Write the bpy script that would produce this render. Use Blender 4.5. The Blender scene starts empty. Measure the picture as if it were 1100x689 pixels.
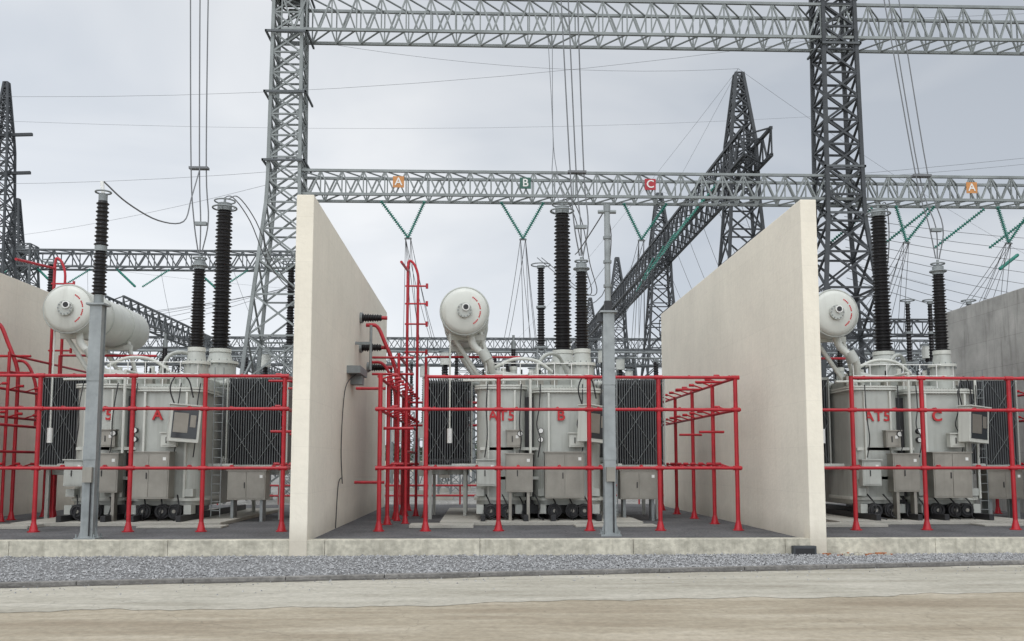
import bpy, math, random
from mathutils import Vector, Matrix
random.seed(7)
R=random.random
scene=bpy.context.scene
# ------------------------------------------------------------------ materials
MATS={}
def nn(nt,t,**k):
    n=nt.nodes.new(t)
    for a,b in k.items(): setattr(n,a,b)
    return n
def paint(name,col,rough=.6,metal=0.,var=.25,scale=1.2,streak=.0,streakcol=None,bump=.0,bscale=20,fine=0.,fscale=40,spec=.5,panel=0.,foot=0.):
    m=bpy.data.materials.new(name); m.use_nodes=True; nt=m.node_tree
    b=nt.nodes['Principled BSDF']; L=nt.links.new
    b.inputs['Roughness'].default_value=rough; b.inputs['Metallic'].default_value=metal
    b.inputs['Specular IOR Level'].default_value=spec
    tc=nn(nt,'ShaderNodeTexCoord')
    n1=nn(nt,'ShaderNodeTexNoise'); n1.inputs['Scale'].default_value=scale; n1.inputs['Detail'].default_value=6; n1.inputs['Roughness'].default_value=.62
    L(tc.outputs['Object'],n1.inputs['Vector'])
    mr=nn(nt,'ShaderNodeMapRange'); mr.inputs[1].default_value=.3; mr.inputs[2].default_value=.7
    mr.inputs[3].default_value=1-var; mr.inputs[4].default_value=1+var*.6
    L(n1.outputs['Fac'],mr.inputs[0])
    mx=nn(nt,'ShaderNodeMix',data_type='RGBA',blend_type='MULTIPLY'); mx.inputs[0].default_value=1
    mx.inputs[6].default_value=(*col,1); L(mr.outputs[0],mx.inputs[7])
    out=mx.outputs[2]
    if fine>0:
        n3=nn(nt,'ShaderNodeTexNoise'); n3.inputs['Scale'].default_value=fscale; n3.inputs['Detail'].default_value=3
        L(tc.outputs['Object'],n3.inputs['Vector'])
        m3=nn(nt,'ShaderNodeMapRange'); m3.inputs[1].default_value=.35; m3.inputs[2].default_value=.65
        m3.inputs[3].default_value=1-fine; m3.inputs[4].default_value=1+fine
        L(n3.outputs['Fac'],m3.inputs[0])
        x3=nn(nt,'ShaderNodeMix',data_type='RGBA',blend_type='MULTIPLY'); x3.inputs[0].default_value=1
        L(out,x3.inputs[6]); L(m3.outputs[0],x3.inputs[7]); out=x3.outputs[2]
    if streak>0:
        mp=nn(nt,'ShaderNodeMapping'); mp.inputs['Scale'].default_value=(2.2,2.2,.16)
        L(tc.outputs['Object'],mp.inputs['Vector'])
        n2=nn(nt,'ShaderNodeTexNoise'); n2.inputs['Scale'].default_value=2.0; n2.inputs['Detail'].default_value=7; n2.inputs['Roughness'].default_value=.65
        L(mp.outputs[0],n2.inputs['Vector'])
        m2=nn(nt,'ShaderNodeMapRange'); m2.inputs[1].default_value=.52; m2.inputs[2].default_value=.78; m2.inputs[3].default_value=0; m2.inputs[4].default_value=streak
        L(n2.outputs['Fac'],m2.inputs[0])
        x2=nn(nt,'ShaderNodeMix',data_type='RGBA'); L(m2.outputs[0],x2.inputs[0]); L(out,x2.inputs[6])
        x2.inputs[7].default_value=(*(streakcol or [c*.45 for c in col]),1); out=x2.outputs[2]
    if panel>0 or foot>0:
        sx=nn(nt,'ShaderNodeSeparateXYZ'); L(tc.outputs['Object'],sx.inputs[0])
    if panel>0:   # formwork panel joints of the cast wall
        cb=nn(nt,'ShaderNodeCombineXYZ'); L(sx.outputs['Y'],cb.inputs['X']); L(sx.outputs['Z'],cb.inputs['Y'])
        bk=nn(nt,'ShaderNodeTexBrick'); bk.offset=0; bk.inputs['Scale'].default_value=1; bk.inputs['Brick Width'].default_value=2.44; bk.inputs['Row Height'].default_value=1.22
        bk.inputs['Mortar Size'].default_value=.012; bk.inputs['Mortar Smooth'].default_value=.6
        bk.inputs['Color1'].default_value=(1,1,1,1); bk.inputs['Color2'].default_value=(1-panel*.35,)*3+(1,); bk.inputs['Mortar'].default_value=(1-panel,)*3+(1,)
        L(cb.outputs[0],bk.inputs['Vector'])
        xb=nn(nt,'ShaderNodeMix',data_type='RGBA',blend_type='MULTIPLY'); xb.inputs[0].default_value=1; L(out,xb.inputs[6]); L(bk.outputs['Color'],xb.inputs[7]); out=xb.outputs[2]
    if foot>0:    # splash dirt along the foot
        sm=nn(nt,'ShaderNodeMath',operation='MULTIPLY_ADD'); sm.inputs[1].default_value=1.6; L(n1.outputs['Fac'],sm.inputs[0]); sm.inputs[2].default_value=-.75
        sb=nn(nt,'ShaderNodeMath',operation='SUBTRACT'); L(sx.outputs['Z'],sb.inputs[0]); L(sm.outputs[0],sb.inputs[1])
        fr=nn(nt,'ShaderNodeMapRange'); fr.inputs[1].default_value=-.1; fr.inputs[2].default_value=.55; fr.inputs[3].default_value=foot; fr.inputs[4].default_value=0; L(sb.outputs[0],fr.inputs[0])
        xf=nn(nt,'ShaderNodeMix',data_type='RGBA'); L(fr.outputs[0],xf.inputs[0]); L(out,xf.inputs[6]); xf.inputs[7].default_value=(.36,.32,.25,1); out=xf.outputs[2]
    L(out,b.inputs['Base Color'])
    if bump>0:
        nb=nn(nt,'ShaderNodeTexNoise'); nb.inputs['Scale'].default_value=bscale; nb.inputs['Detail'].default_value=5
        L(tc.outputs['Object'],nb.inputs['Vector'])
        bp=nn(nt,'ShaderNodeBump'); bp.inputs['Strength'].default_value=bump; bp.inputs['Distance'].default_value=.03
        L(nb.outputs['Fac'],bp.inputs['Height']); L(bp.outputs[0],b.inputs['Normal'])
    MATS[name]=m; return m
paint('cream_wall',(.80,.745,.63),.85,var=.07,scale=.35,streak=.2,streakcol=(.50,.45,.35),bump=.25,bscale=9,fine=.02,fscale=5,panel=.07,foot=.5)
paint('grey_concrete_wall',(.42,.41,.38),.9,var=.3,scale=.7,streak=.75,streakcol=(.17,.165,.15),bump=.4,panel=.3)
paint('plinth_concrete',(.52,.49,.40),.9,var=.36,scale=.9,streak=.6,streakcol=(.19,.175,.13),bump=.5,bscale=14,fine=.16,fscale=7)
paint('pad_dark',(.105,.105,.108),.9,var=.4,scale=.6,bump=.6,bscale=25,fine=.35,fscale=14)
paint('pad_light',(.40,.385,.34),.9,var=.2,scale=1.2,bump=.3,fine=.1)
paint('gravel_stone',(.30,.30,.30),.9,var=.55,scale=9,fine=.5,fscale=30)
paint('gravel_bed',(.20,.20,.20),.95,var=.3,scale=.8,bump=1.,bscale=30,fine=.6,fscale=22)
paint('kerb_concrete',(.21,.20,.185),.9,var=.35,scale=1.2,bump=.5,fine=.2,fscale=10)
paint('gutter_dark',(.10,.092,.08),.95,var=.5,scale=1.4,bump=.5,fine=.3,fscale=12)
paint('yard_gravel',(.30,.29,.27),.95,var=.35,scale=.25,bump=.6,bscale=15,fine=.4,fscale=8)
paint('earth',(.20,.18,.13),.95,var=.4,scale=.03,fine=.3,fscale=.6)
paint('silver_paint',(.235,.255,.25),.55,metal=.15,var=.3,scale=.8)
paint('galv',(.25,.27,.27),.5,metal=.35,var=.25,scale=1.5)
paint('pole_galv',(.29,.31,.31),.5,metal=.3,var=.25,scale=2.2,streak=.6,streakcol=(.17,.185,.19))
paint('galv_dark',(.05,.055,.06),.65,var=.3,scale=1.5)
paint('galv_mid',(.10,.11,.115),.6,var=.3,scale=1.5)
paint('tank_grey',(.44,.455,.42),.42,var=.14,scale=.9,streak=.5,streakcol=(.20,.20,.17))
paint('tank_white',(.58,.59,.54),.4,var=.1,scale=.9,streak=.4,streakcol=(.32,.31,.27))
paint('radiator_shaded_grey',(.105,.112,.115),.5,var=.2,scale=2)  # light grey paint set darker: shade of the fin gaps put into the colour
paint('stainless',(.30,.285,.25),.33,metal=.5,var=.2,scale=1.3,streak=.3)
paint('black_part',(.018,.018,.02),.5,var=.3)
paint('porcelain',(.009,.0078,.0085),.3,var=.3,scale=3,spec=.35)
paint('red_pipe',(.42,.010,.020),.38,var=.25,scale=2.5)
paint('red_letter',(.50,.02,.025),.5,var=.1)
paint('green_glass',(.03,.25,.19),.2,var=.2)
paint('wire_metal',(.15,.155,.16),.5,metal=.3,var=.1)
paint('orange_sign',(.55,.24,.07),.5,var=.15,scale=4)
paint('green_sign',(.03,.11,.08),.5,var=.15,scale=4)
paint('red_sign',(.38,.02,.03),.5,var=.15,scale=4)
paint('white_paint',(.75,.75,.72),.5,var=.05)
paint('glass_dark',(.03,.035,.04),.12,var=.1)
paint('brick_rubble',(.42,.16,.07),.9,var=.4,scale=9)
paint('leaf_far',(.07,.10,.06),.9,var=.6,scale=.5)
def road_mat(name,c1,c2,c3):
    m=bpy.data.materials.new(name); m.use_nodes=True; nt=m.node_tree; L=nt.links.new
    b=nt.nodes['Principled BSDF']; b.inputs['Roughness'].default_value=.88
    tc=nn(nt,'ShaderNodeTexCoord')
    mp=nn(nt,'ShaderNodeMapping'); mp.inputs['Scale'].default_value=(.22,1.1,1); mp.inputs['Rotation'].default_value=(0,0,-.13); L(tc.outputs['Object'],mp.inputs[0])
    a=nn(nt,'ShaderNodeTexNoise'); a.inputs['Scale'].default_value=1.1; a.inputs['Detail'].default_value=8; a.inputs['Roughness'].default_value=.65; L(mp.outputs[0],a.inputs['Vector'])
    r=nn(nt,'ShaderNodeValToRGB'); e=r.color_ramp.elements
    e[0].position=.33; e[0].color=(*c1,1); e[1].position=.66; e[1].color=(*c3,1); k=e.new(.5); k.color=(*c2,1)
    L(a.outputs['Fac'],r.inputs[0])
    f=nn(nt,'ShaderNodeTexNoise'); f.inputs['Scale'].default_value=7; f.inputs['Detail'].default_value=8; f.inputs['Roughness'].default_value=.75; L(tc.outputs['Object'],f.inputs['Vector'])
    mr=nn(nt,'ShaderNodeMapRange'); mr.inputs[1].default_value=.3; mr.inputs[2].default_value=.7; mr.inputs[3].default_value=.74; mr.inputs[4].default_value=1.15; L(f.outputs['Fac'],mr.inputs[0])
    x=nn(nt,'ShaderNodeMix',data_type='RGBA',blend_type='MULTIPLY'); x.inputs[0].default_value=1; L(r.outputs[0],x.inputs[6]); L(mr.outputs[0],x.inputs[7])
    v=nn(nt,'ShaderNodeTexVoronoi'); v.feature='DISTANCE_TO_EDGE'; v.inputs['Scale'].default_value=.22
    dn=nn(nt,'ShaderNodeTexNoise'); dn.inputs['Scale'].default_value=1.2; dn.inputs['Detail'].default_value=6; L(tc.outputs['Object'],dn.inputs['Vector'])
    va=nn(nt,'ShaderNodeVectorMath',operation='MULTIPLY_ADD'); va.inputs[1].default_value=(1.5,1.5,0); L(dn.outputs['Color'],va.inputs[0]); L(tc.outputs['Object'],va.inputs[2]); L(va.outputs[0],v.inputs['Vector'])
    cr=nn(nt,'ShaderNodeMapRange'); cr.inputs[1].default_value=.0; cr.inputs[2].default_value=.003; cr.inputs[3].default_value=.75; cr.inputs[4].default_value=1; L(v.outputs['Distance'],cr.inputs[0])
    x2=nn(nt,'ShaderNodeMix',data_type='RGBA',blend_type='MULTIPLY'); x2.inputs[0].default_value=1; L(x.outputs[2],x2.inputs[6]); L(cr.outputs[0],x2.inputs[7])
    L(x2.outputs[2],b.inputs['Base Color'])
    bp=nn(nt,'ShaderNodeBump'); bp.inputs['Strength'].default_value=.5; bp.inputs['Distance'].default_value=.02; L(f.outputs['Fac'],bp.inputs['Height']); L(bp.outputs[0],b.inputs['Normal'])
    MATS[name]=m
road_mat('road_tan',(.27,.22,.155),(.35,.30,.22),(.45,.395,.305))
road_mat('road_pale',(.29,.265,.21),(.39,.365,.30),(.48,.45,.38))

# ------------------------------------------------------------------ mesh builder
class MB:
    def __init__(s): s.v=[];s.f=[];s.m=[];s.sm=[];s.mats=[]
    def mi(s,n):
        if n not in s.mats: s.mats.append(n)
        return s.mats.index(n)
    def add(s,vs,fs,mat,smooth=False):
        o=len(s.v); s.v+= [tuple(p) for p in vs]; k=s.mi(mat)
        for f in fs: s.f.append(tuple(i+o for i in f)); s.m.append(k); s.sm.append(smooth)
    def box(s,x0,x1,y0,y1,z0,z1,mat):
        vs=[(x,y,z) for z in(z0,z1) for x,y in((x0,y0),(x1,y0),(x1,y1),(x0,y1))]
        s.add(vs,[(3,2,1,0),(4,5,6,7),(0,1,5,4),(1,2,6,5),(2,3,7,6),(3,0,4,7)],mat)
    def rbox(s,x0,x1,y0,y1,z0,z1,r,mat,n=5):
        pts=[]
        for cx,cy,a0 in((x1-r,y1-r,0),(x0+r,y1-r,90),(x0+r,y0+r,180),(x1-r,y0+r,270)):
            for i in range(n+1):
                a=math.radians(a0+90*i/n); pts.append((cx+r*math.cos(a),cy+r*math.sin(a)))
        k=len(pts)
        s.add([(x,y,z0) for x,y in pts]+[(x,y,z1) for x,y in pts],[(i,(i+1)%k,(i+1)%k+k,i+k) for i in range(k)],mat,False)
        s.add([(x,y,z0) for x,y in pts]+[(x,y,z1) for x,y in pts],[tuple(range(k))[::-1],tuple(range(k,2*k))],mat)
    def frame(s,d):
        d=Vector(d).normalized(); u=Vector((0,0,1)) if abs(d.z)<.95 else Vector((0,1,0))
        a=d.cross(u).normalized(); b=a.cross(d).normalized(); return a,b
    def tube(s,p,q,r,mat,seg=10,r2=None,smooth=True,rot=0.,caps=True):
        p=Vector(p);q=Vector(q); a,b=s.frame(q-p); r2=r if r2 is None else r2
        vs=[]
        for c,rr in((p,r),(q,r2)):
            for i in range(seg):
                t=2*math.pi*i/seg+rot; vs.append(c+a*math.cos(t)*rr+b*math.sin(t)*rr)
        s.add(vs,[(i,(i+1)%seg,(i+1)%seg+seg,i+seg) for i in range(seg)],mat,smooth)
        if caps: s.add(vs,[tuple(range(seg))[::-1],tuple(range(seg,2*seg))],mat)
    def bar(s,p,q,w,mat): s.tube(p,q,w*.7071,mat,4,smooth=False,rot=math.pi/4)
    def path(s,pts,r,mat,seg=6,closed=False):
        pts=[Vector(p) for p in pts]; n=len(pts)
        if n<9 and not closed and n>2:
            P=[pts[0]*2-pts[1]]+pts+[pts[-1]*2-pts[-2]]; o=[]
            for i in range(1,n):
                for k in range(5):
                    t=k/5;a,b,c,d=P[i-1],P[i],P[i+1],P[i+2]
                    o.append(.5*((2*b)+(c-a)*t+(2*a-5*b+4*c-d)*t*t+(3*b-a-3*c+d)*t**3))
            pts=o+[pts[-1]]; n=len(pts)
        vs=[]
        for i,p in enumerate(pts):
            if closed: d=pts[(i+1)%n]-pts[i-1]
            else: d=pts[min(i+1,n-1)]-pts[max(i-1,0)]
            a,b=s.frame(d)
            if i>0:
                a=(pa-d.normalized()*pa.dot(d.normalized())).normalized(); b=a.cross(d.normalized())
            pa=a
            for j in range(seg):
                t=2*math.pi*j/seg; vs.append(p+a*math.cos(t)*r+b*math.sin(t)*r)
        fs=[]
        for i in range(n if closed else n-1):
            k=(i+1)%n
            for j in range(seg): fs.append((i*seg+j,i*seg+(j+1)%seg,k*seg+(j+1)%seg,k*seg+j))
        s.add(vs,fs,mat,True)
    def ring(s,c,R_,r,mat,ax='z',n=24):
        c=Vector(c);P=[]
        for i in range(n):
            t=2*math.pi*i/n
            o=(math.cos(t)*R_,math.sin(t)*R_,0) if ax=='z' else ((math.cos(t)*R_,0,math.sin(t)*R_) if ax=='y' else (0,math.cos(t)*R_,math.sin(t)*R_))
            P.append(c+Vector(o))
        s.path(P,r,mat,6,True)
    def lathe(s,p,q,prof,mat,seg=20):
        p=Vector(p);d=(Vector(q)-p).normalized(); a,b=s.frame(d); vs=[]
        for r,h in prof:
            for i in range(seg):
                t=2*math.pi*i/seg; vs.append(p+d*h+a*math.cos(t)*r+b*math.sin(t)*r)
        fs=[(k*seg+i,k*seg+(i+1)%seg,(k+1)*seg+(i+1)%seg,(k+1)*seg+i) for k in range(len(prof)-1) for i in range(seg)]
        s.add(vs,fs,mat,True)
        s.add([vs[i] for i in range(seg)]+vs[-seg:],[tuple(range(seg))[::-1],tuple(range(seg,2*seg))],mat)
    def insul(s,p,q,rb,rt,n,mat='porcelain',seg=18,core=.72):
        Lh=(Vector(q)-Vector(p)).length; st=Lh/n; pr=[]
        for i in range(n):
            f=i/n; r=rb+(rt-rb)*f; k=1 if i%2==0 else .9
            pr+=[(r*core,i*st),(r*k,i*st+.28*st),(r*k*.97,i*st+.42*st),(r*core,i*st+.62*st)]
        pr.append((rt*core,Lh)); s.lathe(p,q,pr,mat,seg)
    def wire(s,p,q,sag=0,r=.02,n=12,mat='wire_metal',seg=5):
        p=Vector(p);q=Vector(q)
        s.path([p.lerp(q,i/n)-Vector((0,0,sag*4*(i/n)*(1-i/n))) for i in range(n+1)],r,mat,seg)
    def build(s,name,parent=None,bevel=0):
        me=bpy.data.meshes.new(name); me.from_pydata(s.v,[],s.f); 
        for n in s.mats: me.materials.append(MATS[n])
        me.polygons.foreach_set('material_index',s.m); me.polygons.foreach_set('use_smooth',s.sm); me.update()
        o=bpy.data.objects.new(name,me); scene.collection.objects.link(o)
        if parent: o.parent=parent
        if bevel:
            b=o.modifiers.new('bev','BEVEL'); b.width=bevel; b.segments=2; b.limit_method='ANGLE'
        return o
def empty(name):
    o=bpy.data.objects.new(name,None); scene.collection.objects.link(o); return o
def text(name,body,loc,size,mat,parent,off=.012,ext=.006,sp=1.0):
    c=bpy.data.curves.new(name,'FONT'); c.body=body; c.size=size; c.align_x='CENTER'; c.align_y='CENTER'
    c.extrude=ext; c.offset=off; c.space_character=sp; c.materials.append(MATS[mat])
    o=bpy.data.objects.new(name,c); o.location=loc; o.rotation_euler=(math.pi/2,0,0); scene.collection.objects.link(o); o.parent=parent; return o

# ------------------------------------------------------------------ ground, road, pad
g=MB(); S=2500
g.add([(-S,-S,-.46),(S,-S,-.46),(S,S,-.46),(-S,S,-.46)],[(0,1,2,3)],'earth'); g.build('ground')
ke=lambda x:20.5+.153*x
ap=lambda x:16.4+.105*x
def strip(name,f0,f1,z,mat,x0=-70,x1=80,jit=0,n=150):
    m=MB();vs=[]
    for i in range(n+1):
        x=x0+(x1-x0)*i/n
        j=(math.sin(x*.7)*1.2+math.sin(x*1.7)+math.sin(x*3.9+1)*.7+math.sin(x*9.1)*.5+R()-.5)*jit
        vs+=[(x,f0(x)+j,z),(x,f1(x),z)]
    m.add(vs,[(2*i,2*i+2,2*i+3,2*i+1) for i in range(n)],mat); return m.build(name)
strip('road',lambda x:-30,lambda x:ke(x)-.2,-.412,'road_tan')
strip('road_shoulder',ap,lambda x:ke(x)-.2,-.406,'road_pale',jit=.09,n=700)
strip('gutter',lambda x:ke(x)-.42,lambda x:ke(x)-.2,-.400,'gutter_dark',jit=.03,n=700)  # thin dark strip laid along the road side of the kerb
k=MB()
for i in range(-30,40):
    x0=i*2.;x1=x0+1.985
    v=[(x0,ke(x0)-.2,-.46),(x1,ke(x1)-.2,-.46),(x1,ke(x1)-.02,-.46),(x0,ke(x0)-.02,-.46)]
    k.add(v+[(a,b,-.33) for a,b,c in v],[(4,5,6,7),(0,1,5,4),(1,2,6,5),(2,3,7,6),(3,0,4,7)],'kerb_concrete')
k.build('kerb',bevel=.01)
strip('gravel_strip',lambda x:min(ke(x)-.03,24.3),lambda x:24.46,-.375,'gravel_bed',x0=-60,x1=26)
gs=MB()
for i in range(17000):
    x=-13+31*R(); y0=ke(x); 
    if y0>24.4: continue
    y=y0+.0+(24.44-y0)*R(); r=.016+.026*R()+(.02*R() if R()<.1 else 0); a=R()*6.28
    vs=[]
    for j in range(4):
        t=a+j*1.571; rr=r*(.7+.6*R()); vs.append((x+math.cos(t)*rr,y+math.sin(t)*rr,-.375+r*(.2+.4*R())))
    vs+=[(x+r*.3*(R()-.5),y,-.375+r*(.9+.5*R()))]
    gs.add(vs,[(0,1,4),(1,2,4),(2,3,4),(3,0,4)],'gravel_stone')
gs.build('gravel')
# loose pebbles and dirt crumbs that have rolled onto the road edge
gs=MB()
for i in range(420):
    x=-12+27*R(); y=ke(x)-.25-abs(random.gauss(0,.9)); r=.008+.016*R(); a=R()*6.28; vs=[]
    for j in range(4):
        t=a+j*1.571; rr=r*(.7+.6*R()); vs.append((x+math.cos(t)*rr,y+math.sin(t)*rr,-.404))
    vs+=[(x,y,-.404+r)]
    gs.add(vs,[(0,1,4),(1,2,4),(2,3,4),(3,0,4)],'gravel_stone')
gs.build('loose_pebbles')
p=MB(); p.box(-60,60,24.8,46,-.46,0,'pad_dark'); p.build('transformer_pad')
p=MB()
for i in range(-15,15):
    p.box(i*4+.004,i*4+3.996,24.46,24.86,-.46,.035,'plinth_concrete')
p.build('pad_edge_kerb',bevel=.012)
p=MB(); p.box(-120,140,46,230,-.46,-.05,'yard_gravel'); p.build('gravel_yard')
# ------------------------------------------------------------------ firewalls
def firewall(x0,x1,mat='cream_wall'):
    m=MB(); m.box(x0,x1,24.44,44,-.46,9.14,mat); return m.build('firewall',bevel=.02)
firewall(-4.91,-4.45); firewall(8.66,9.10); firewall(-18.55,-18.05); firewall(22.1,22.6,'grey_concrete_wall')

# ------------------------------------------------------------------ transformers
def transformer(dx,letter):
    E=empty('power_transformer')
    b=MB(); b.box(-1.3+dx,5.3+dx,30.4,40,.004,.12,'pad_light'); b.box(-2.2+dx,-.2+dx,29.2,30.3,.004,.10,'pad_light'); b.box(3.0+dx,5.6+dx,29.4,30.3,.004,.06,'pad_light')
    for xx in (.1,1.5,2.4,3.9): b.box(xx-.08+dx,xx+.08+dx,30.6,39,.12,.32,'black_part')
    b.build('base_slab',E,.01)
    t=MB()
    X=lambda a:a+dx
    t.rbox(X(.1),X(4.1),32.6,38.4,.55,4.75,.3,'tank_grey')
    t.rbox(X(-.12),X(1.55),31.9,34.5,.62,4.68,.42,'tank_grey',8)
    t.rbox(X(1.85),X(4.15),31.75,34.5,.6,4.6,.5,'tank_grey',8)
    for z0,z1 in ((4.55,4.61),(4.63,4.69)): t.rbox(X(-.2),X(1.63),31.82,34.55,z0,z1,.45,'tank_white',8)
    for z0,z1 in ((4.42,4.48),(4.50,4.56)): t.rbox(X(1.77),X(4.25),31.65,34.6,z0,z1,.52,'tank_white',8)
    t.rbox(X(-.2),X(1.63),31.82,34.55,.75,.85,.45,'tank_white',8)
    t.rbox(X(1.77),X(4.25),31.65,34.6,.75,.85,.52,'tank_white',8)
    for zz,y0,xs in ((4.62,31.85,[.3+i*.1 for i in range(10)]),(4.49,31.68,[2.4+i*.1 for i in range(14)])):
        for x in xs: t.tube((X(x),y0,zz-.1),(X(x),y0,zz+.1),.016,'stainless',6)
    for xx in (2.33,3.72): t.box(X(xx-.035),X(xx+.035),31.63,31.8,.86,4.4,'tank_white')
    for xx in (.28,1.18): t.box(X(xx-.03),X(xx+.03),31.82,31.95,.86,4.5,'tank_white')
    for z in (1.5,2.5): t.box(X(.0),X(4.0),31.9,32.4,z-.05,z+.05,'tank_white')
    t.box(X(1.55),X(1.86),32.3,33,.6,4.3,'black_part')
    t.rbox(X(.3),X(3.9),33.4,38,4.75,5.0,.4,'tank_grey')
    for xx in (0.0,1.3,2.1,3.9):
        t.box(X(xx-.14),X(xx+.14),31.6,31.95,.9,1.15,'tank_grey'); t.box(X(xx-.12),X(xx+.12),31.5,32.0,.32,.62,'tank_grey')
    for xx in (.35,.9,2.5,3.1,3.5):
        t.tube((X(xx),31.4,.42),(X(xx),31.62,.42),.24,'black_part',16); t.ring((X(xx),31.38,.42),.17,.03,'black_part','y',16); t.tube((X(xx),31.36,.42),(X(xx),31.4,.42),.06,'stainless',10)
    t.box(X(.0),X(4.1),32.1,32.5,.3,.62,'black_part')
    for i in range(7): t.path([(X(.2+i*.55),31.7,.95),(X(.35+i*.55),31.4,.6),(X(.3+i*.55),31.3,.25),(X(.6+i*.5),31.1,.14)],.025,'black_part')
    t.tube((X(1.7),31.5,.9),(X(1.7),31.5,5.1),.05,'tank_white'); t.tube((X(1.7),31.5,5.1),(X(1.7),34,5.1),.05,'tank_white')
    t.tube((X(4.25),31.9,.8),(X(4.25),31.9,4.9),.045,'tank_white')
    t.tube((X(-.6),32.1,4.85),(X(4.6),32.1,4.95),.04,'tank_white')
    for z in (1.9,): t.tube((X(-1.0),32.9,z),(X(5.0),32.9,z),.10,'tank_grey')
    t.tube((X(-1.6),35,5.05),(X(.4),35,4.95),.13,'tank_grey'); t.tube((X(3.9),35,4.95),(X(5.4),35,5.05),.13,'tank_grey')
    for x0 in (-.35,4.35):
        for z in (2.1,4.9): t.tube((X(x0),34.1,z),(X(x0-.25 if x0<0 else x0+.25),34.1,z),.11,'tank_grey',12); t.tube((X(x0-.02),34.1,z),(X(x0+.03),34.1,z),.17,'tank_white',14)
    for i in range(6):
        a=.2+i*.62; t.tube((X(a),33+.3*(i%3),4.7),(X(a),33+.3*(i%3),5.15+.25*(i%2)),.09,'tank_white',12); t.tube((X(a),33+.3*(i%3),5.15),(X(a),33+.3*(i%3),5.22),.14,'tank_white',12)
    t.path([(X(.5),33,5.4),(X(1.2),33,5.7),(X(2.0),33.1,5.65),(X(2.6),33.2,5.25)],.06,'tank_white',10)
    t.path([(X(1.9),34,5.0),(X(2.3),34,5.9),(X(2.9),34.5,6.0),(X(3.3),35,5.3)],.07,'tank_grey',10)
    for x in (.1,1.45,2.1,2.6,3.9): t.box(X(x-.12),X(x+.12),32.6,32.9,4.75,5.1,'stainless'); t.tube((X(x),32.7,5.1),(X(x),32.7,5.3),.035,'black_part',8)
    for i in range(7): t.tube((X(.2+i*.6),32.5,4.6),(X(.2+i*.6),32.5,5.5),.018,'white_paint',6)
    t.tube((X(.2),32.5,5.5),(X(3.8),32.5,5.5),.018,'white_paint',6); t.tube((X(.2),32.5,5.1),(X(3.8),32.5,5.1),.015,'white_paint',6)
    for s in (4.45,4.75): t.tube((X(s),32.3,.2),(X(s),32.3,5.3),.02,'galv',6)
    for i in range(16): t.tube((X(4.45),32.3,.4+i*.3),(X(4.75),32.3,.4+i*.3),.014,'galv',6)
    for x,z in ((1.35,3.0),(2.05,3.1),(2.05,2.8)): t.tube((X(x),31.55,z),(X(x),31.7,z),.1,'black_part',14); t.tube((X(x),31.535,z),(X(x),31.55,z),.08,'white_paint',14)
    t.build('tank',E)
    c=MB()
    def cab(x0,x1,y0,y1,z0,z1,mat='stainless'):
        c.box(X(x0),X(x1),y0,y1,z0,z1,mat); c.box(X(x0-.04),X(x1+.04),y0-.06,y1,z1,z1+.04,mat)
        xm=(x0+x1)/2
        for a,b2 in (((x0+.04,xm-.008),(xm+.008,x1-.04)) if x1-x0>.9 else ((x0+.04,x1-.04),)):
            c.box(X(a),X(b2),y0-.018,y0,z0+.05,z1-.05,mat)
        c.box(X(xm-.08),X(xm-.05),y0-.045,y0-.018,(z0+z1)/2-.1,(z0+z1)/2+.1,'black_part')
        c.box(X(x1-.2),X(x1-.1),y0-.024,y0-.018,z1-.25,z1-.15,'white_paint')
    cab(.85,1.75,31.05,31.5,1.05,2.3); cab(2.15,3.45,30.9,31.5,.85,2.35); cab(-.1,.55,31.3,31.6,1.25,2.1,'tank_grey')
    cab(3.0,3.5,31.35,31.6,2.55,3.0,'tank_white')
    cab(4.9,6.2,32.6,33.3,.75,1.75); cab(.9,1.4,31.6,31.85,2.55,3.1,'stainless')
    c.box(X(.95),X(1.05),31.1,31.4,.12,1.05,'stainless');c.box(X(1.55),X(1.65),31.1,31.4,.12,1.05,'stainless')
    c.box(X(5.0),X(5.1),32.7,33.2,0,.75,'galv');c.box(X(6.0),X(6.1),32.7,33.2,0,.75,'galv')
    c.build('control_cabinet',E,.012)
    c=MB(); c.box(-.48,.48,-.22,.22,-.6,.6,'tank_white'); c.box(-.40,.40,-.235,-.22,-.48,.48,'glass_dark'); c.box(-.36,.1,-.245,-.235,-.3,.35,'stainless'); c.box(-.52,.52,-.3,.24,.6,.64,'tank_white'); c.box(.16,.34,-.245,-.235,-.1,.3,'stainless')
    o=c.build('instrument_case',E,.01); o.location=(X(3.78),31.25,3.3); o.rotation_euler=(0,math.radians(4),math.radians(38 if letter=='B' else 24))
    c=MB()
    for x in (.15,1.3,1.95,3.4,4.05):
        c.path([(X(x),31.45,2.2),(X(x+.08),31.4,2.8),(X(x+.12*math.sin(x*5)),31.5,3.3),(X(x+.05),31.55,3.9),(X(x+.1),31.7,4.7)],.02,'black_part',6)
    c.path([(X(3.45),31.3,3.9),(X(3.3),31.2,4.5),(X(3.5),31.3,4.95),(X(3.8),31.5,4.8),(X(3.95),31.6,4.2)],.025,'black_part',6)
    c.build('cable_conduit',E)
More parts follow.
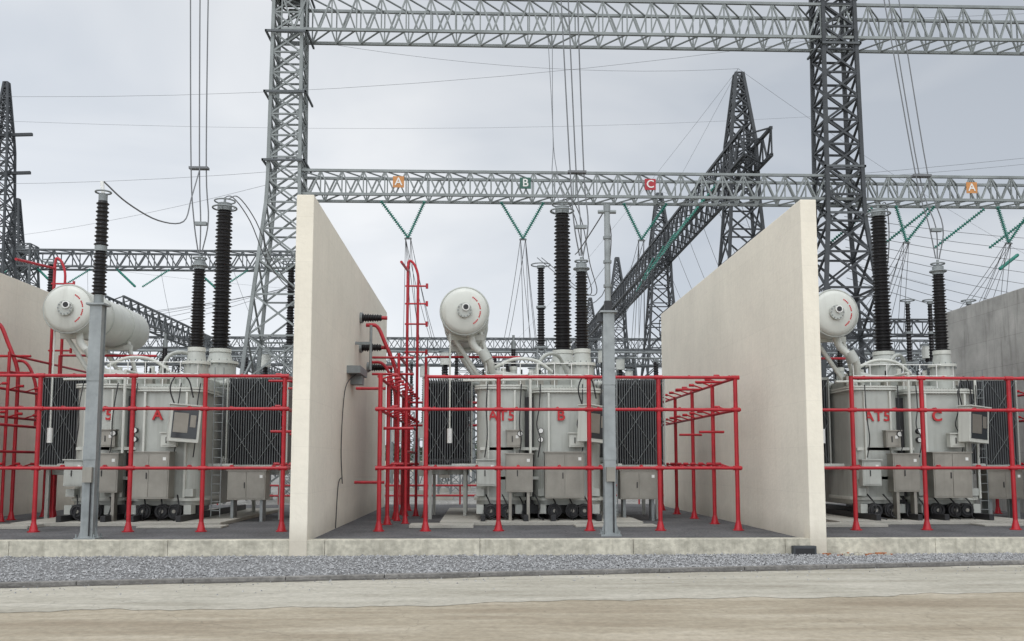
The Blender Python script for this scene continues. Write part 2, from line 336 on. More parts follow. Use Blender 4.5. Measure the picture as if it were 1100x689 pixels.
    for k,(x0,x1,y0) in enumerate(((-2.0,-.35,33.6),(4.6,6.65,33.6))):
        r=MB(); n=int((x1-x0)/.085)
        for yb in (y0,y0+1.3,y0+2.6):
            for i in range(n):
                x=x0+.03+(x1-x0-.06)*i/(n-1); r.box(X(x-.016),X(x+.016),yb,yb+1.15,1.95,5.05,'radiator_shaded_grey')
            for z in (2.1,4.9): r.tube((X(x0-.03),yb+.3,z),(X(x1+.03),yb+.3,z),.075,'radiator_shaded_grey')
        r.box(X(x0-.05),X(x1+.05),y0-.03,y0+.0,5.05,5.14,'tank_grey'); r.box(X(x0-.05),X(x1+.05),y0-.03,y0,1.86,1.95,'tank_grey')
        r.box(X(x0-.07),X(x0-.02),y0-.03,y0+.06,1.9,5.1,'tank_grey');r.box(X(x1+.02),X(x1+.07),y0-.03,y0+.06,1.9,5.1,'tank_grey')
        xm=(x0+x1)/2
        for a,b2 in (((x0,2.0),(xm,3.5)),((xm,2.0),(x0,3.5)),((xm,2.0),(x1,3.5)),((x1,2.0),(xm,3.5)),((x0,3.5),(xm,5.0)),((xm,3.5),(x0,5.0)),((xm,3.5),(x1,5.0)),((x1,3.5),(xm,5.0))):
            r.tube((X(a[0]),y0-.04,a[1]),(X(b2[0]),y0-.04,b2[1]),.009,'galv',5)
        for xx in (x0+.2,x1-.2):
            for yy in (y0+.3,y0+3.2): r.box(X(xx-.06),X(xx+.06),yy,yy+.12,0,1.95,'tank_grey')
        for i in range(2):
            cx=x0+.5+i*(x1-x0-1.0); r.tube((X(cx),y0+1,1.6),(X(cx),y0+1,1.85),.42,'tank_grey',20); r.tube((X(cx),y0+1,1.59),(X(cx),y0+1,1.6),.36,'black_part',20)
        r.build('radiator_bank',E)
    c=MB(); cx=X(-.56); cz=7.28; rad=.82
    c.lathe((cx,31.95,cz),(cx,38,cz),[(.0,.0),(.3,.0),(rad*.8,.03),(rad*.97,.10),(rad,.18),(rad,5.7),(rad*.95,5.85),(.3,5.95)],'tank_white',40)
    c.ring((cx,32.12,cz),rad+.015,.035,'tank_grey','y',40); c.ring((cx,34,cz),rad+.01,.025,'tank_grey','y',40); c.ring((cx,36,cz),rad+.01,.025,'tank_grey','y',40)
    c.tube((cx,31.84,cz+.0),(cx,31.97,cz+.0),.26,'tank_grey',24); c.tube((cx+.05,31.78,cz+.1),(cx+.05,31.86,cz+.1),.13,'white_paint',20); c.tube((cx+.05,31.77,cz+.1),(cx+.05,31.78,cz+.1),.09,'black_part',20)
    for i in range(12):
        a=i*math.pi/6; c.tube((cx+math.cos(a)*.22,31.8,cz+math.sin(a)*.22),(cx+math.cos(a)*.22,31.86,cz+math.sin(a)*.22),.02,'galv',6)
    for i in range(20):
        a=math.radians(-60+i*6.2)
        if i%5: c.box(cx+math.cos(a)*.55-.022,cx+math.cos(a)*.55+.022,31.965,31.985,cz+math.sin(a)*.55-.03,cz+math.sin(a)*.55+.02,'red_letter')
    for yy in (33,36.2):
        c.tube((cx-.45,yy,cz-.75),(X(.2),yy,4.7),.08,'tank_white',12); c.tube((cx+.55,yy,cz-.6),(X(.5),yy,4.7),.08,'tank_white',12)
        c.box(cx-.6,cx+.7,yy-.09,yy+.09,cz-.92,cz-.72,'tank_white')
    c.path([(cx+.2,32.6,cz-.8),(cx+.35,32.5,cz-1.2),(X(.3),32.5,5.6),(X(.45),32.8,5.2),(X(.9),33.2,5.15),(X(1.6),33.6,5.05)],.13,'tank_white',14)
    c.tube((X(.05),32.5,5.95),(X(.25),32.5,5.6),.2,'tank_grey',14)
    c.tube((cx-.5,32.3,cz-.65),(cx-.5,32.3,3.2),.03,'tank_white',8); c.tube((cx-.5,32.3,2.7),(cx-.5,32.3,3.2),.09,'white_paint',12)
    c.build('conservator',E)
    def bushing(name,x,y,zb,z0,z1,rb,rt,n,rt_,ring=.36):
        m=MB()
        m.tube((x,y,zb),(x,y,z0-.55),rt_,'tank_grey',24); m.tube((x,y,z0-.6),(x,y,z0-.5),rt_*1.15,'tank_white',24)
        m.tube((x,y,z0-.5),(x,y,z0-.12),rt_*.8,'tank_grey',24,r2=rb*1.0); m.tube((x,y,z0-.14),(x,y,z0),rb*1.1,'tank_white',24)
        for i in range(14):
            a=i*math.pi/7; m.tube((x+math.cos(a)*rt_*1.08,y+math.sin(a)*rt_*1.08,z0-.68),(x+math.cos(a)*rt_*1.08,y+math.sin(a)*rt_*1.08,z0-.45),.018,'galv',6)
        m.insul((x,y,z0),(x,y,z1),rb,rt,n,seg=22)
        m.tube((x,y,z1),(x,y,z1+.3),rt*.85,'galv',18); m.tube((x,y,z1+.3),(x,y,z1+.55),.05,'galv',8)
        if ring:
            m.ring((x,y,z1+.12),ring,.035,'galv'); m.ring((x,y,z1+.4),ring*.85,.03,'galv')
            for a in (0,1.57,3.14,4.71): m.tube((x+math.cos(a)*rt*.7,y+math.sin(a)*rt*.7,z1+.02),(x+math.cos(a)*ring,y+math.sin(a)*ring,z1+.14),.015,'galv',5)
        m.build(name,E)
    bushing('high_voltage_bushing',X(3.30),37,4.7,6.5,12.1,.39,.33,40,.62,.47)
    bushing('medium_voltage_bushing',X(3.62),32.9,4.5,6.05,8.85,.28,.23,26,.42,.27)
    bushing('neutral_bushing',X(1.3),36.5,4.7,5.8,6.5,.14,.11,9,.2,0)
    text('lettering','AT5',(X(.73),31.875,3.62),.50,'red_letter',E,.010,.01,1.08); text('lettering_phase',letter,(X(2.75),31.70,3.62),.50,'red_letter',E,.010,.03)
    return E
transformer(-13.6,'A'); transformer(0,'B'); transformer(13.05,'C')

# ------------------------------------------------------------------ deluge pipe frames
def pipes(dx):
    m=MB(); X=lambda a:a+dx; r='red_pipe'
    def post(x,y,h,rr=.066):
        m.tube((X(x),y,.02),(X(x),y,h),rr,r,12); m.tube((X(x),y,.0),(X(x),y,.03),rr*2.6,r,12); m.tube((X(x),y,.03),(X(x),y,.3),rr*2.0,r,8,r2=rr)
    yf=28.
    for x in (-3.0,.55,3.28,5.4,7.75): post(x,yf,4.66)
    post(-1.62,yf,4.66)
    for z,x0,x1 in ((4.6,-1.6,7.75),(3.62,-3.15,7.9),(1.86,-3.1,7.9)):
        m.tube((X(x0),yf-.02,z),(X(x1),yf-.02,z),.048,r,12)
        for x in (-3.0,-1.62,.55,3.28,5.4,7.75):
            if x>x0: m.tube((X(x-.12),yf-.02,z),(X(x+.12),yf-.02,z),.068,r,12)
        x=x0+.5
        while x<x1:
            m.tube((X(x),yf,z),(X(x),yf+.28,z+.05),.025,r,8); m.tube((X(x),yf+.26,z+.05),(X(x),yf+.42,z+.05),.05,r,8); x+=1.25
    for xs in (-3.05,7.8):
        for y in (31,34,37,40): post(xs,y,4.66 if xs>0 else 4.9)
        for z in (4.6,3.62,1.86):
            m.tube((X(xs),yf,z),(X(xs),40,z),.048,r,12)
            y=yf+.8
            while y<40:
                s=-1 if xs>0 else 1
                m.tube((X(xs),y,z),(X(xs+.35*s),y,z+.12),.025,r,8); m.tube((X(xs+.33*s),y,z+.12),(X(xs+.5*s),y,z+.12),.05,r,8); y+=1.15
    for y in (29.6,32.6): m.tube((X(7.8),y,4.6),(X(6.9),y,4.6),.04,r,8); m.tube((X(7.8),y,3.0),(X(7.0),y,3.0),.04,r,8)
    for z in (4.6,3.62,1.86): m.tube((X(-3.05),40,z),(X(7.8),40,z),.05,r,10)
    for x,y,h in ((-2.85,36,9.7),(-2.45,36,8.8),(-2.05,35,6.0),(-2.9,33,5.9),(-2.5,31.5,4.7)):
        post(x,y,h,.055)
    m.path([(X(-2.85),36,9.6),(X(-2.8),36,9.9),(X(-2.6),36,9.75),(X(-2.45),36,9.3),(X(-2.45),36,8.7)],.05,r,8); m.tube((X(-2.85),36,9.5),(X(-2.85),33,9.2),.05,r)
    for z in (8.9,8.2,7.4,6.3): m.tube((X(-2.95),36,z),(X(-2.1),36,z),.035,r,8); m.tube((X(-2.1),36,z-.1),(X(-2.1),36,z+.1),.05,r,8)
    for z in (5.8,5.2): m.tube((X(-2.9),33,z),(X(-2.9),40,z),.045,r,8); m.tube((X(-3.9),33.5,z),(X(-2.4),33.5,z),.045,r,8)
    m.path([(X(-4.2),34,7.05),(X(-3.8),34,7.0),(X(-3.5),34,6.4),(X(-3.1),34,5.4),(X(-3.05),34,4.6)],.07,r,10)
    m.path([(X(-4.2),36,5.9),(X(-3.8),36,5.85),(X(-3.5),36,5.4),(X(-3.3),36,4.6),(X(-3.3),36,3.4)],.06,r,10)
    m.tube((X(-4.0),30,4.4),(X(-3.05),30,4.4),.05,r); m.tube((X(-4.0),30,1.4),(X(-3.05),30,1.4),.05,r)
    m.tube((X(-2.0),35,6.0),(X(1.5),35,6.0),.045,r,8); m.tube((X(-3.05),29.5,3.1),(X(-2.1),29.5,3.1),.05,r); m.tube((X(-2.5),31.5,3.3),(X(-2.5),36,3.3),.05,r); m.tube((X(-2.5),31.5,2.4),(X(-2.5),36,2.4),.05,r)
    return m.build('fire_sprinkler_pipe_frame')
for d in (-13.6,0,12.95): pipes(d)
m=MB()
for z,y in ((7.35,34.2),(6.25,34.2),(5.75,36.5)):
    m.tube((-4.45,y,z),(-4.36,y,z),.2,'galv',14); m.insul((-4.36,y,z),(-3.65,y,z),.17,.14,8,seg=16); m.tube((-3.65,y,z),(-3.45,y,z),.07,'red_pipe',10)
m.box(-4.45,-4.0,31.0,32.9,5.0,5.25,'galv'); m.box(-4.45,-4.05,31.9,32.5,4.7,5.0,'galv'); m.tube((-3.9,33,6.9),(-3.9,33.0,5.3),.05,'galv',8); m.box(-4.45,-3.9,32.95,33.05,6.2,6.3,'galv')
m.path([(-4.2,31.5,5.0),(-4.38,30.6,4.6),(-4.40,30.0,3.8),(-4.41,29.8,2.4),(-4.40,30.1,1.4),(-4.35,29.6,1.55),(-4.41,29.3,1.3),(-4.42,29.0,.02)],.016,'black_part',6)
m.build('wall_bushing_bracket')

# ------------------------------------------------------------------ tall steel poles in front
def pole(x,y,kind):
    m=MB(); G='pole_galv'
    m.box(x-.28,x+.28,y-.28,y+.28,.0,.05,G)
    hz=6.25
    m.box(x-.16,x+.16,y-.16,y-.145,.05,hz,G); m.box(x-.16,x+.16,y+.145,y+.16,.05,hz,G); m.box(x-.13,x+.13,y-.12,y+.12,.05,hz,G)
    for z in (2.1,4.2): m.box(x-.17,x+.17,y-.175,y-.16,z,z+.35,G)
    m.box(x-.24,x+.24,y-.24,y+.24,hz,hz+.05,G)
    for a in (-1,1):
        for b in (-1,1): 
            m.tube((x+a*.23,y+b*.23,.05),(x+a*.23,y+b*.23,.15),.025,'galv',6)
        m.add([(x+a*.16,y-.02,.05),(x+a*.27,y-.02,.05),(x+a*.16,y-.02,.4)],[(0,1,2)],G)
    m.box(x-.12,x+.12,y-.28,y-.16,1.5,1.9,'stainless'); m.tube((x+.08,y-.2,.1),(x+.08,y-.2,1.5),.02,'black_part',6)
    if kind=='A':
        m.tube((x,y,hz+.05),(x,y,hz+.3),.13,'galv')
        m.insul((x,y,hz+.3),(x,y,7.75),.2,.18,12,seg=18); m.tube((x,y,7.75),(x,y,7.9),.16,'galv',16); m.insul((x,y,7.9),(x,y,9.15),.19,.17,11,seg=18)
        m.tube((x,y,9.15),(x,y,9.35),.12,'galv'); m.ring((x,y,9.4),.2,.025,'galv')
        m.tube((x,y,9.35),(x-.05,y,9.7),.05,'white_paint')
    else:
        m.box(x-.1,x+.1,y-.1,y+.1,hz+.05,hz+.35,'black_part'); m.tube((x,y,hz+.3),(x,y,9.2),.085,G,12)
        for z in (7.0,7.7,8.4): m.tube((x,y,z),(x,y,z+.08),.12,'galv',12)
        m.tube((x-.26,y,9.2),(x+.26,y,9.2),.055,'galv',10); m.tube((x,y,9.2),(x,y,9.4),.1,'galv',10); m.box(x-.3,x+.1,y-.1,y+.1,hz-.25,hz,'galv_dark')
    m.build('steel_equipment_pole')
pole(-10.35,25.3,'A'); pole(3.62,26.1,'B')

# ------------------------------------------------------------------ lattice structures
def lbeam(m,p,q,w,h,pan,mat,cw=.13,dw=.07):
    p=Vector(p);q=Vector(q); d=(q-p); Ln=d.length; d.normalize(); s=d.cross(Vector((0,0,1))).normalized()*w/2; u=Vector((0,0,h/2))
    n=max(2,round(Ln/pan)); C=[s+u,-s+u,-s-u,s-u]
    for c in C: m.bar(p+c,q+c,cw,mat)
    for i in range(n):
        a=p+d*Ln*i/n; b=p+d*Ln*(i+1)/n; mid=(a+b)/2
        for j in range(4):
            c0,c1=C[j],C[(j+1)%4]
            if j in(1,3):
                m.bar(a+c1,mid+c0,dw,mat); m.bar(mid+c0,b+c1,dw,mat); m.bar(a+c0,a+c1,dw*.8,mat)
            else:
                m.bar(a+c0,b+c1,dw*.8,mat)
def ltower(m,cx,cy,prof,pan,mat,lw=.16,dw=.07):
    def at(z):
        for a,b in zip(prof,prof[1:]):
            if z<=b[0]+1e-6:
                t=(z-a[0])/(b[0]-a[0]); return [a[k]+(b[k]-a[k])*t for k in(1,2,3)]
        return prof[-1][1:]
    z=prof[0][0]; zs=[z]
    while z<prof[-1][0]-pan*.4:
        hx=at(z)[0]; z+=max(.45*pan,min(pan*2,pan*hx*.9)); zs.append(min(z,prof[-1][0]))
    def cor(z):
        hx,hy,o=at(z); return [Vector((cx+o+a*hx,cy+b*hy,z)) for a,b in((-1,-1),(1,-1),(1,1),(-1,1))]
    for z0,z1 in zip(zs,zs[1:]):
        A=cor(z0);B=cor(z1)
        for j in range(4):
            k=(j+1)%4
            m.bar(A[j],B[j],lw,mat); m.bar(A[j],B[k],dw,mat); m.bar(A[k],B[j],dw,mat); m.bar(B[j],B[k],dw,mat)
YG=50
m=MB()
lbeam(m,(-10.9,YG,26.55),(50,YG,26.55),1.7,1.9,1.35,'silver_paint',.15,.085)
lbeam(m,(-9.8,YG,17.1),(50,YG,17.1),1.4,1.3,1.15,'silver_paint',.14,.08)
ltower(m,-10.6,YG,[(0,2.3,2.3,0),(16.4,.85,.85,0),(30,.75,.75,0)],1.6,'silver_paint',.18,.09)
ltower(m,19.9,YG,[(0,2.5,2.5,0),(15.5,1.0,1.0,0),(32,.85,.85,0)],1.6,'galv_dark',.2,.11)
ltower(m,49.5,YG,[(0,2.5,2.5,0),(15.5,1.0,1.0,0),(32,.85,.85,0)],1.6,'galv_dark',.2,.11)
for xx,zz in ((-10.6,27.8),(-10.6,18.2),(19.9,27.9),(19.9,18.2),(-10.6,25.4),(19.9,25.2),(19.9,15.6),(-10.6,22)):
    m.box(xx-1.15,xx+1.15,YG-1.1,YG-1.0,zz-.06,zz+.06,'galv_mid'); m.box(xx-1.15,xx-1.05,YG-1.1,YG+1.1,zz-.05,zz+.05,'galv_mid'); m.box(xx+1.05,xx+1.15,YG-1.1,YG+1.1,zz-.05,zz+.05,'galv_mid')
m.box(-11.6,-9.8,YG-1,YG+1,27.9,27.96,'galv_mid')
m.build('lattice_gantry')
for xx,l,mt in ((-4.45,'A','orange_sign'),(2.4,'B','green_sign'),(9.2,'C','red_sign'),(27.0,'A','orange_sign')):
    E=empty('phase_sign'); s=MB(); s.box(xx-.3,xx+.3,YG-.86,YG-.83,16.8,17.42,mt); s.build('plate',E); text('letter',l,(xx,YG-.87,17.11),.6,'white_paint',E,.006)
m=MB()
XL=17.9
lbeam(m,(XL,58,22.8),(XL,180,22.8),1.8,1.8,1.9,'galv_dark',.2,.11)
for y,top in ((62,29.5),(91,29.5),(120,29),(150,29)):
    ltower(m,XL,y,[(0,2.6,2.6,0),(19,1.0,1.0,0),(24,.85,.85,0),(top,.18,.18,0)],1.8,'galv_dark',.2,.10)
lbeam(m,(XL,91,15.5),(50,91,15.5),1.5,1.5,1.8,'galv_dark',.16,.09)
lbeam(m,(-2,120,12.5),(XL,120,12.5),1.5,1.5,1.8,'galv_mid',.16,.09)
m.build('lattice_gantry')
m=MB()
lbeam(m,(-75,90,21.6),(-14,90,21.6),1.6,1.6,1.8,'galv_mid',.18,.10)
lbeam(m,(-33,84,16.2),(-33,180,16.2),1.6,1.6,1.9,'galv_mid',.18,.10)
for x in (-73,-44,-14.5): ltower(m,x,90,[(0,2.5,2.5,0),(20,.9,.9,0),(23,.8,.8,0)],1.8,'galv_mid',.18,.09)
for x,y,t in ((-42.5,82,36),(-47.5,95,29)):
    ltower(m,x,y,[(0,2.6,2.6,0),(20,1.0,1.0,0),(t-6,.7,.7,0),(t,.15,.15,0)],1.8,'galv_dark',.18,.09)
for z in (31,27.5): m.bar((-45,82,z),(-40,82,z+.2),.25,'galv_dark')
for y in (110,140,170): ltower(m,-33,y,[(0,2.2,2.2,0),(17,.8,.8,0)],1.8,'galv_mid',.18,.09)
m.build('lattice_gantry')
m=MB()
lbeam(m,(-60,76,10.6),(60,76,10.6),1.2,1.2,1.5,'galv_mid',.13,.08)
for x in range(-60,61,12): ltower(m,x,76,[(0,1.4,1.4,0),(11,.6,.6,0)],1.5,'galv_mid',.13,.07)
lbeam(m,(-60,105,15.5),(60,105,15.5),1.2,1.2,1.5,'galv_mid',.13,.08)
for x in range(-58,61,14): ltower(m,x,105,[(0,1.6,1.6,0),(16,.6,.6,0)],1.6,'galv_mid',.13,.07)
m.build('lattice_gantry')

# ------------------------------------------------------------------ hanging insulator strings, conductors
def glass(m,p,q,n=14,r=.12): m.insul(p,q,r,r,n,'green_glass',10,.35)
m=MB()
for xa,xb,xj in ((-5.5,-3.1,-4.05),(1.1,3.45,2.35),(7.9,10.3,9.0),(23.2,25.4,24.1),(29.0,31.0,30.0)):
    j=(xj,YG+1.0,14.5); glass(m,(xa,YG+.2,16.35),j,20,.125); glass(m,(xb,YG+.2,16.35),j,20,.125)
    for o in (-.14,.14):
        m.wire((xj+o,YG+1,14.5),(xj+o*1.2+.3,YG+3,9.0),.0,.016); m.wire((xj+o,YG+1,14.5),(xj+1.4+o,62,8.7),.6,.016); m.wire((xj+o,YG+1,14.5),(xj-1.0+o,62,8.7),.6,.016); m.wire((xj+o,YG+1,14.5),(xj+.8+o*3,57.5,8.9),.1,.016)
    m.tube((xj-.2,YG+1,14.45),(xj+.2,YG+1,14.45),.05,'galv',8)
m.build('insulator_string')
m=MB()
for (xb,xt,xr) in ((-9.98,-10.75,.05),(3.62,3.15,0),(16.67,15.2,0)):
    top=Vector((xt,34,25)); bot=Vector((xb,32.9,9.45)); spz=Vector((xb*.75+xt*.25,33.1,12.6))
    for o in ((-.32,-.1),(-.02,.1),(.32,0)):
        m.path([(bot.x+o[0]*.2,bot.y,bot.z),(bot.x+o[0]*.8,bot.y,bot.z+1.2),(spz.x+o[0]*.8,spz.y+o[1],spz.z),((spz.x+top.x)/2+o[0]*.95,33.5+o[1],18.5),(top.x+o[0]*1.15,top.y+o[1],top.z)],.024,'wire_metal',6)
    m.box(spz.x-.34,spz.x+.34,spz.y-.12,spz.y+.12,spz.z-.04,spz.z+.04,'wire_metal')
    m.box(bot.x-.2,bot.x+.2,bot.y-.08,bot.y+.08,bot.z+1.0,bot.z+1.12,'galv')
for dx in (-13.6,0,13.05):
    x=3.30+dx
    for o in (-.12,.12):
        m.path([(x+o,37,12.6),(x+.35+o,37.3,12.75),(x+.85+o,38.2,12.0),(x+1.3+o,39.5,10.6),(x+1.9+o,42,9.8),(x+1.9+o,48,11),(x-.1+o,50,13.2)],.022,'wire_metal',6)
        m.path([(x+o,37,12.6),(x-.2+o,38,14),(x+.2,44,18),(x+.5+o,49.5,25.6)],.018,'wire_metal',6) if dx==0 else None
m.path([(-10.35,25.3,9.7),(-9.95,26,9.3),(-9.6,27.5,9.2),(-9.5,29.5,9.7),(-9.75,31,10.9),(-10.1,33,12.6)],.022,'wire_metal',6)
m.path([(3.62,26.1,9.4),(3.5,27,9.2),(3.2,29.5,8.9),(3.4,32.9,9.5)],.02,'wire_metal',6)
m.path([(3.62,26.1,9.3),(4.0,28,8.7),(4.5,34,8.2),(4.6,44,9.5),(7,50,13)],.016,'wire_metal',6)
W=[((-40,60,26),(22,52,27.2),1.5),((-60,70,24),(-10,50,18),1.0),((-60,70,29),(30,80,33),1.5),((20,50,27),(70,60,36),.5),((20,50,18),(70,58,27),.5),((-9,50,17.9),(-50,85,22),.8),((17.9,62,29.4),(-10,55,27.6),.8),
((20,50,17.8),(60,70,28),.4),((-50,85,22),(-10,88,18),.6),((-60,85,15),(-10,88,13),.6),((17.9,62,29.4),(60,90,20),.8),((17.9,62,29.4),(2,150,18),1.),((17.9,62,29.4),(10,150,10),1.),((17.9,91,29.4),(45,91,20),.6)]
for a,b,s in W: m.wire(a,b,s,.010)
for i in range(9):
    m.wire((21,52,16.2-.5*i*.9),(60,75,21-i*1.3),.8,.018); 
for i in range(6):
    m.wire((XL-1,64+i*5,22),(4+i*1.0,70+i*5,9),1.2,.018); m.wire((XL,64+i*5,22),(XL+9,74+i*5,10),1.2,.018)
for i in range(5): m.wire((-14,88,20.5-i*.3),(-30-i*5,64,10),1.0,.018)
for i in range(4): m.wire((-45+i*7,90,20.6),(-36+i*7,70,9),.8,.018)
for i in range(14):
    x=-26+i*4.1; m.wire((x,57.5,8.9),(x+1.5*(R()-.5)*2,76,10.0),.6,.016); m.wire((x+1,66.8,9.6),(x+1.5,105,15),.8,.016)
m.build('overhead_conductor')
m=MB()
for i in range(6):
    a=Vector((XL-1.0,64+i*5,22)); b=Vector((4+i*1.0,70+i*5,9)); glass(m,a,a+(b-a).normalized()*3.2-Vector((0,0,.6)),22,.12)
for i in range(5):
    a=Vector((22+i*3.2,50.5,16.3)); glass(m,a,a+Vector((-2.2,1.5,-1.9)),22,.12)
for i in range(4):
    a=Vector((30+i*2.6,52,13.2+.2*i)); glass(m,a,a+Vector((2.3,2,1.3)),22,.11)
for i in range(5):
    a=Vector((-50+i*7.5,89.5,20.6)); glass(m,a,a+Vector((2.2,-1,-1.9)),20,.13); glass(m,a+Vector((5,0,0)),a+Vector((2.8,-1,-1.9)),20,.13)
m.build('insulator_string')

# ------------------------------------------------------------------ yard equipment behind the bays
def support(x,y,h,hi,r=.16,n=22,cap=True,lat=True,twin=False):
    m=MB()
    m.box(x-.4,x+.4,y-.4,y+.4,-.05,.25,'pad_light')
    if lat: ltower(m,x,y,[(.25,.28,.28,0),(h,.22,.22,0)],1.1,'galv',.07,.04)
    else: m.tube((x,y,.25),(x,y,h),.15,'galv',12)
    m.box(x-.35,x+.35,y-.3,y+.3,h,h+.1,'galv')
    m.insul((x,y,h+.1),(x,y,h+hi),r,r*.85,n,seg=12); m.tube((x,y,h+hi),(x,y,h+hi+.15),r*.9,'galv',12)
    m.tube((x,y,h+hi*.5),(x,y,h+hi*.5+.12),r*1.1,'galv',12)
    if cap: m.ring((x,y,h+hi+.2),r*2.2,.035,'galv',n=14)
    m.build('post_insulator_support')
for x in (-10.25,3.28,16.5,-23): support(x,50,8.2,4.4,.24,30)
for x in (-27,-19.5,-14.5,-7.2,-1.5,.9,5.6,8.2,11,20.5,24.5,27.5): support(x,57+R(),5.4,2.9+R()*.4,.15,18,False,R()<.6)
for x in (-31,-24,-17,-12.5,-5,-2.6,1.9,4.3,7.0,12.8,22.4,26,30): support(x,66+R()*2,6.0,3.2,.15,18,True,R()<.5)
for x in (-21,-8,-3.4,-.6,2.6,6.2,9.4,14,28): support(x,82+R()*4,7.0,3.8,.17,16,True,R()<.5)
for x in (-24.2,22.6,25.9,23.8): support(x,48,7.2,3.2,.16,20)
m=MB()
for y,z in ((57.5,8.9),(66.8,9.6)):
    m.tube((-45,y,z),(45,y,z),.07,'galv',10)
for x in range(-40,42,5): 
    m.tube((x,57.5,8.9),(x+.5,66.8,9.6),.05,'galv',8)
m.build('tubular_busbar')
for x,y in ((-2.0,53),(5.0,54),(-8,54),(-12.2,53),(26,53),(7.3,55),(-16.5,55),(1.0,61),(-3.6,60),(9.4,62),(-6.2,70),(-1.2,72),(4,71),(8.6,73),(11.6,72),(-22,70)):
    m=MB(); m.box(x-.5,x+.5,y-.5,y+.5,-.05,.3,'pad_light')
    for a in(-.35,.35):
        for b in (-.35,.35): m.bar((x+a,y+b,.3),(x+a,y+b,3.6),.09,'galv')
    for z in (1.4,2.5,3.5): 
        for b in (-.35,.35): m.bar((x-.35,y+b,z),(x+.35,y+b,z),.07,'galv')
    m.bar((x-.35,y-.35,.3),(x+.35,y-.35,2.5),.05,'galv'); m.bar((x+.35,y-.35,.3),(x-.35,y-.35,2.5),.05,'galv')
    h=R()*1.2
    m.rbox(x-.42,x+.42,y-.42,y+.42,3.6,4.6,.1,'tank_grey'); m.insul((x,y,4.6),(x,y,7.4+h),.22,.17,20,seg=14); m.tube((x,y,7.4+h),(x,y,8.1+h),.3,'tank_white',16); m.ring((x,y,8.2+h),.36,.04,'galv')
    m.box(x-.3,x+.3,y-.8,y-.42,1.2,2.1,'stainless')
    m.build('instrument_transformer')
m=MB()
for y,z in ((47,.9),(47,.4)): m.tube((-16,y,z),(20,y,z),.05,'red_pipe',8)
for x in range(-16,21,3): m.tube((x,47,-.05),(x,47,.95),.04,'red_pipe',8)
m.build('red_pipe_rail')
m=MB()
for i in range(-30,32): m.box(i*5+.01,i*5+4.8,232,232.3,-.46,2.6,'plinth_concrete'); m.box(i*5-.2,i*5+.0,231.8,232.4,-.46,2.9,'cream_wall')
m.build('boundary_wall')
m=MB()
for i in range(420):
    cx=-190+380*R(); cy=242+40*R(); h=4+4.5*R()
    m.tube((cx,cy,-.4),(cx+.3*R(),cy,h*.5),.18,'black_part',5,r2=.08)
    for j in range(42):
        a=R()*6.28; rr=(R()**.5)*2.6; z=h*.35+R()*h*.65; x=cx+math.cos(a)*rr; y=cy+math.sin(a)*rr; s=.35+.5*R()
        d=Vector((R()-.5,R()-.5,R()-.5)).normalized(); u,v=m.frame(d)
        c=Vector((x,y,z)); m.add([c+u*s,c+v*s*.7,c-u*s,c-v*s*.7],[(0,1,2,3)],'leaf_far')
m.build('distant_trees')
m=MB(); m.box(8.15,8.75,24.25,24.435,-.40,-.14,'galv_dark'); m.box(8.2,8.7,24.24,24.25,-.36,-.2,'black_part'); m.build('drain_outlet_box')
m=MB()
for i in range(34):
    x=8.9+1.7*R(); y=23.9+.45*R(); s=.02+.05*R(); m.box(x,x+s*1.8,y,y+s,-.38,-.36+s*.8,'brick_rubble' if R()<.6 else 'plinth_concrete')
m.build('rubble_pile')

# ------------------------------------------------------------------ sky and light
SUN_EL=math.radians(62); SUN_AZ=math.radians(195)
w=bpy.data.worlds.new('World'); scene.world=w; w.use_nodes=True; nt=w.node_tree; L=nt.links.new
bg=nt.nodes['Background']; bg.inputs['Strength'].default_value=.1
sky=nn(nt,'ShaderNodeTexSky'); sky.sky_type='NISHITA'; sky.sun_disc=False; sky.sun_elevation=SUN_EL; sky.sun_rotation=SUN_AZ
tc=nn(nt,'ShaderNodeTexCoord')
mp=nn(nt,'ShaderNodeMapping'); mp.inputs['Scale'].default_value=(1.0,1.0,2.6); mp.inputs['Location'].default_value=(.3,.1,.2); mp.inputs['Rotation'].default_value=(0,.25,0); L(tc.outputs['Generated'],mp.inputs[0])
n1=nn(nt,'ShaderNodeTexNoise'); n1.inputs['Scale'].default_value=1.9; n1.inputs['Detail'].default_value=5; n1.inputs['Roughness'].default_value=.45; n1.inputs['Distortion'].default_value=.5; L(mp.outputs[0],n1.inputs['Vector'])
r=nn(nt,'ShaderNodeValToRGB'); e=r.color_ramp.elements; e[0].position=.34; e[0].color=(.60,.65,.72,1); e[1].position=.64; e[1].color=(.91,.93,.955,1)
L(n1.outputs['Fac'],r.inputs[0])
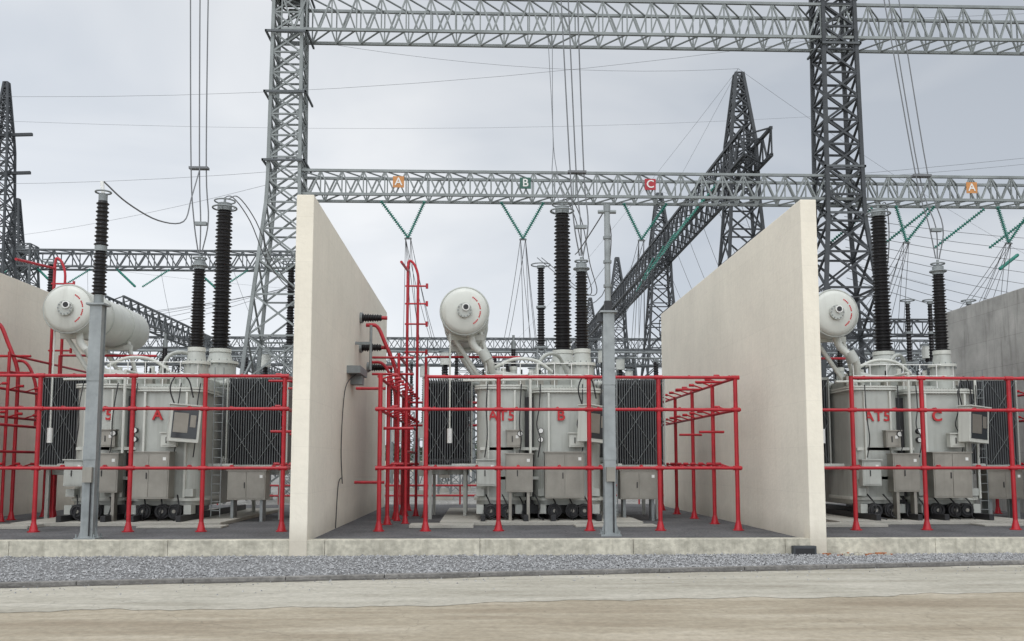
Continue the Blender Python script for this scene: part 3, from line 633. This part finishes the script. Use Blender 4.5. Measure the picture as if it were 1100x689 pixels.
def dotn(v,add,clamp=False):
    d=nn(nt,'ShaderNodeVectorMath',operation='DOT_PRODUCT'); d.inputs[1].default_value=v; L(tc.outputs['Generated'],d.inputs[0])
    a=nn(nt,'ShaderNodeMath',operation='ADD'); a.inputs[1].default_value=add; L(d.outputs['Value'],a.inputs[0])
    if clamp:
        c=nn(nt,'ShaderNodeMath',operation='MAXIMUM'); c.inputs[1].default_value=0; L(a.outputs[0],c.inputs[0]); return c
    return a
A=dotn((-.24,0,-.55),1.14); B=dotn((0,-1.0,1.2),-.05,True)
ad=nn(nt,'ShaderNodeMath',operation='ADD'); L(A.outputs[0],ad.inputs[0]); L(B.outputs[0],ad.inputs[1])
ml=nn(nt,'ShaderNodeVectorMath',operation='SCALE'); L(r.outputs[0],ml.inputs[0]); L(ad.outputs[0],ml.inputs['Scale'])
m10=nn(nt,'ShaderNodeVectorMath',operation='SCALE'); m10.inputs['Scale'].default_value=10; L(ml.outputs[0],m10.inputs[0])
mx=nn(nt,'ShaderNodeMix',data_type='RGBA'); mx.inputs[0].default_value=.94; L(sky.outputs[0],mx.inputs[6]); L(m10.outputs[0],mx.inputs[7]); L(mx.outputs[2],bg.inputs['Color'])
sd=bpy.data.lights.new('sun','SUN'); sd.energy=.7; sd.angle=math.radians(20); sd.color=(1,.97,.92)
so=bpy.data.objects.new('sun',sd); scene.collection.objects.link(so)
dv=Vector((math.sin(SUN_AZ)*math.cos(SUN_EL),math.cos(SUN_AZ)*math.cos(SUN_EL),math.sin(SUN_EL)))
so.rotation_euler=dv.to_track_quat('Z','Y').to_euler(); so.location=(0,-20,40)
scene.view_settings.view_transform='Standard'; scene.view_settings.look='None'; scene.view_settings.exposure=0
# ------------------------------------------------------------------ camera
cd=bpy.data.cameras.new('camera'); cam=bpy.data.objects.new('camera',cd); scene.collection.objects.link(cam)
cd.sensor_width=36; cd.lens=32.73; cd.shift_y=.052; cd.clip_end=6000
cam.location=(0,0,2.0); cam.rotation_euler=(math.radians(95.5),0,math.radians(-1.95)); scene.camera=cam
